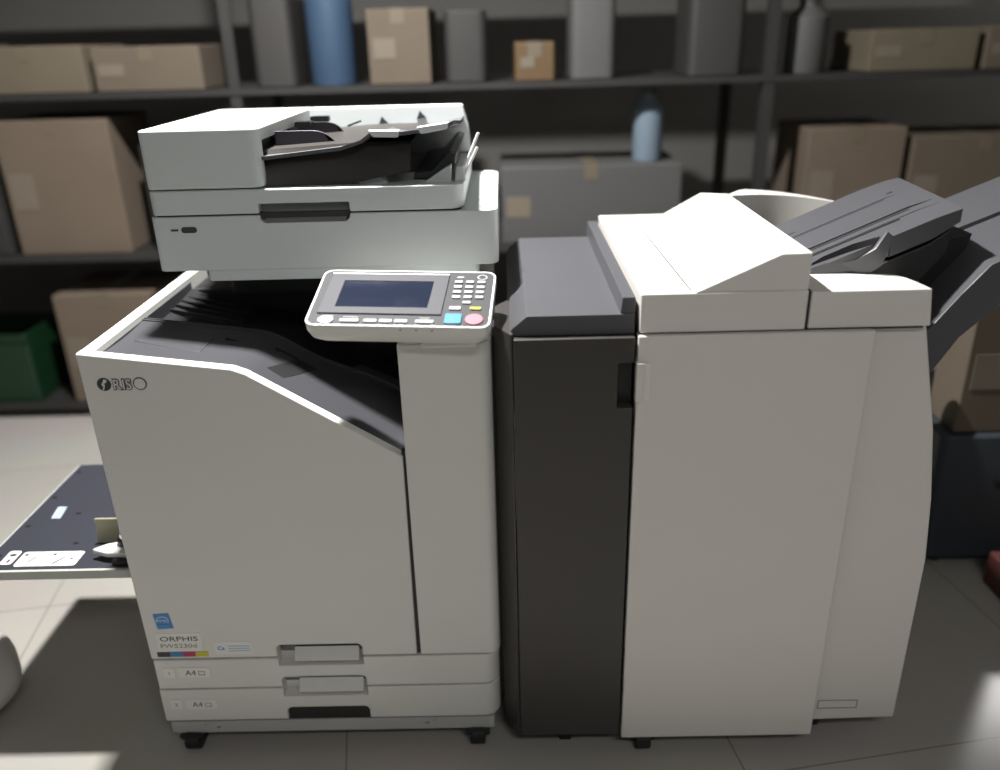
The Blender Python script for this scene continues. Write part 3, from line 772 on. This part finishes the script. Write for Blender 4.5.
# pale sack at the lower left
SK = thing('cloth_sack', 'pale grey cloth sack on the floor at the lower left edge', 'sack', (-.525, .10, 0))
b = BM()
bmesh.ops.create_uvsphere(b, u_segments=40, v_segments=24, radius=1)
for v in b.verts:
    x, y, z = v.co; k = 1 + .05*sin(5*math.atan2(y, x)+1)*(1-abs(z)) + .02*sin(11*math.atan2(y, x))
    neck = 1 if z < .7 else 1 - (z-.7)*1.4
    v.co = Vector((-.525 + x*.145*k*neck, .10 + y*.14*k*neck, .1205 + z*.12 + (max(0, z-.7)*.08)))
sk = obj('sack_body', b, 'sack', SK, smooth=True, angle=80)
b = loft(BM(), [(circle(-.525, .10, .028), .25), (circle(-.525, .10, .016), .275), (circle(-.525, .10, .040), .31)]); obj('sack_neck', b, 'sack', SK, smooth=True)

# ------------------------------------------------------------------ lamps
def lamp(x, y, power, size, nm_label, z=2.72, sizey=None, spread=180):
    t = thing('ceiling_light', nm_label, 'light', (x, y, 2.9), 'ceiling lights')
    r = max(size, sizey or size)/2 + .03
    b = BM(); prism(b, rr(x-size/2-.03, x+size/2+.03, y-(sizey or size)/2-.03, y+(sizey or size)/2+.03, .02), 'z', z+.03, 2.8995); obj('lamp_housing', b, 'lampb', t)
    b = BM(); prism(b, rr(x-size/2, x+size/2, y-(sizey or size)/2, y+(sizey or size)/2, .01), 'z', z+.012, z+.03); obj('diffuser', b, 'lampw', t)
    L = bpy.data.lights.new('lamp', 'AREA'); L.energy = power; L.shape = 'RECTANGLE'; L.size = size; L.size_y = sizey or size; L.color = (1, .985, .96)
    o = bpy.data.objects.new('lamp_bulb', L); COL.objects.link(o); o.parent = t; o.location = (0, 0, z - 2.9)
    return o
lamp(.25, .40, 150, .10, 'small bright ceiling light directly above the printer')
lamp(1.3, -2.2, 15, .9, 'unseen fill light added behind the camera', sizey=.3)  # added fill that brightens the machine fronts, no known fixture
lamp(4.05, 2.95, 22, .20, 'ceiling light at the far right of the room')

# world: soft light entering from the open side of the room
w = bpy.data.worlds.new('World'); SC.world = w; w.use_nodes = True
w.node_tree.nodes['Background'].inputs[0].default_value = (.95, .97, 1, 1); w.node_tree.nodes['Background'].inputs[1].default_value = .115

# ------------------------------------------------------------------ camera
cam = bpy.data.cameras.new('Camera'); co = bpy.data.objects.new('Camera', cam); COL.objects.link(co)
Rv = Vector((.999696428, .000864, -.024623)); Uv = Vector((.022324, .39111, .920073)); Fv = Vector((-.010425, .920343, -.390972))
m4 = Matrix(((Rv.x, Uv.x, -Fv.x, .7513), (Rv.y, Uv.y, -Fv.y, -1.3406), (Rv.z, Uv.z, -Fv.z, 1.4212), (0, 0, 0, 1)))
co.matrix_world = m4
cam.sensor_width = 36; cam.lens = 820.43/1000*36; cam.clip_start = .05
cam.dof.use_dof = True; cam.dof.focus_distance = 1.55; cam.dof.aperture_fstop = 1.0
cam.dof.aperture_fstop = (cam.lens/1000)/.025
SC.camera = co
SC.view_settings.view_transform = 'Standard'; SC.view_settings.look = 'None'; SC.view_settings.gamma = 1; SC.view_settings.use_curve_mapping = False
SC.view_settings.exposure = 0.0
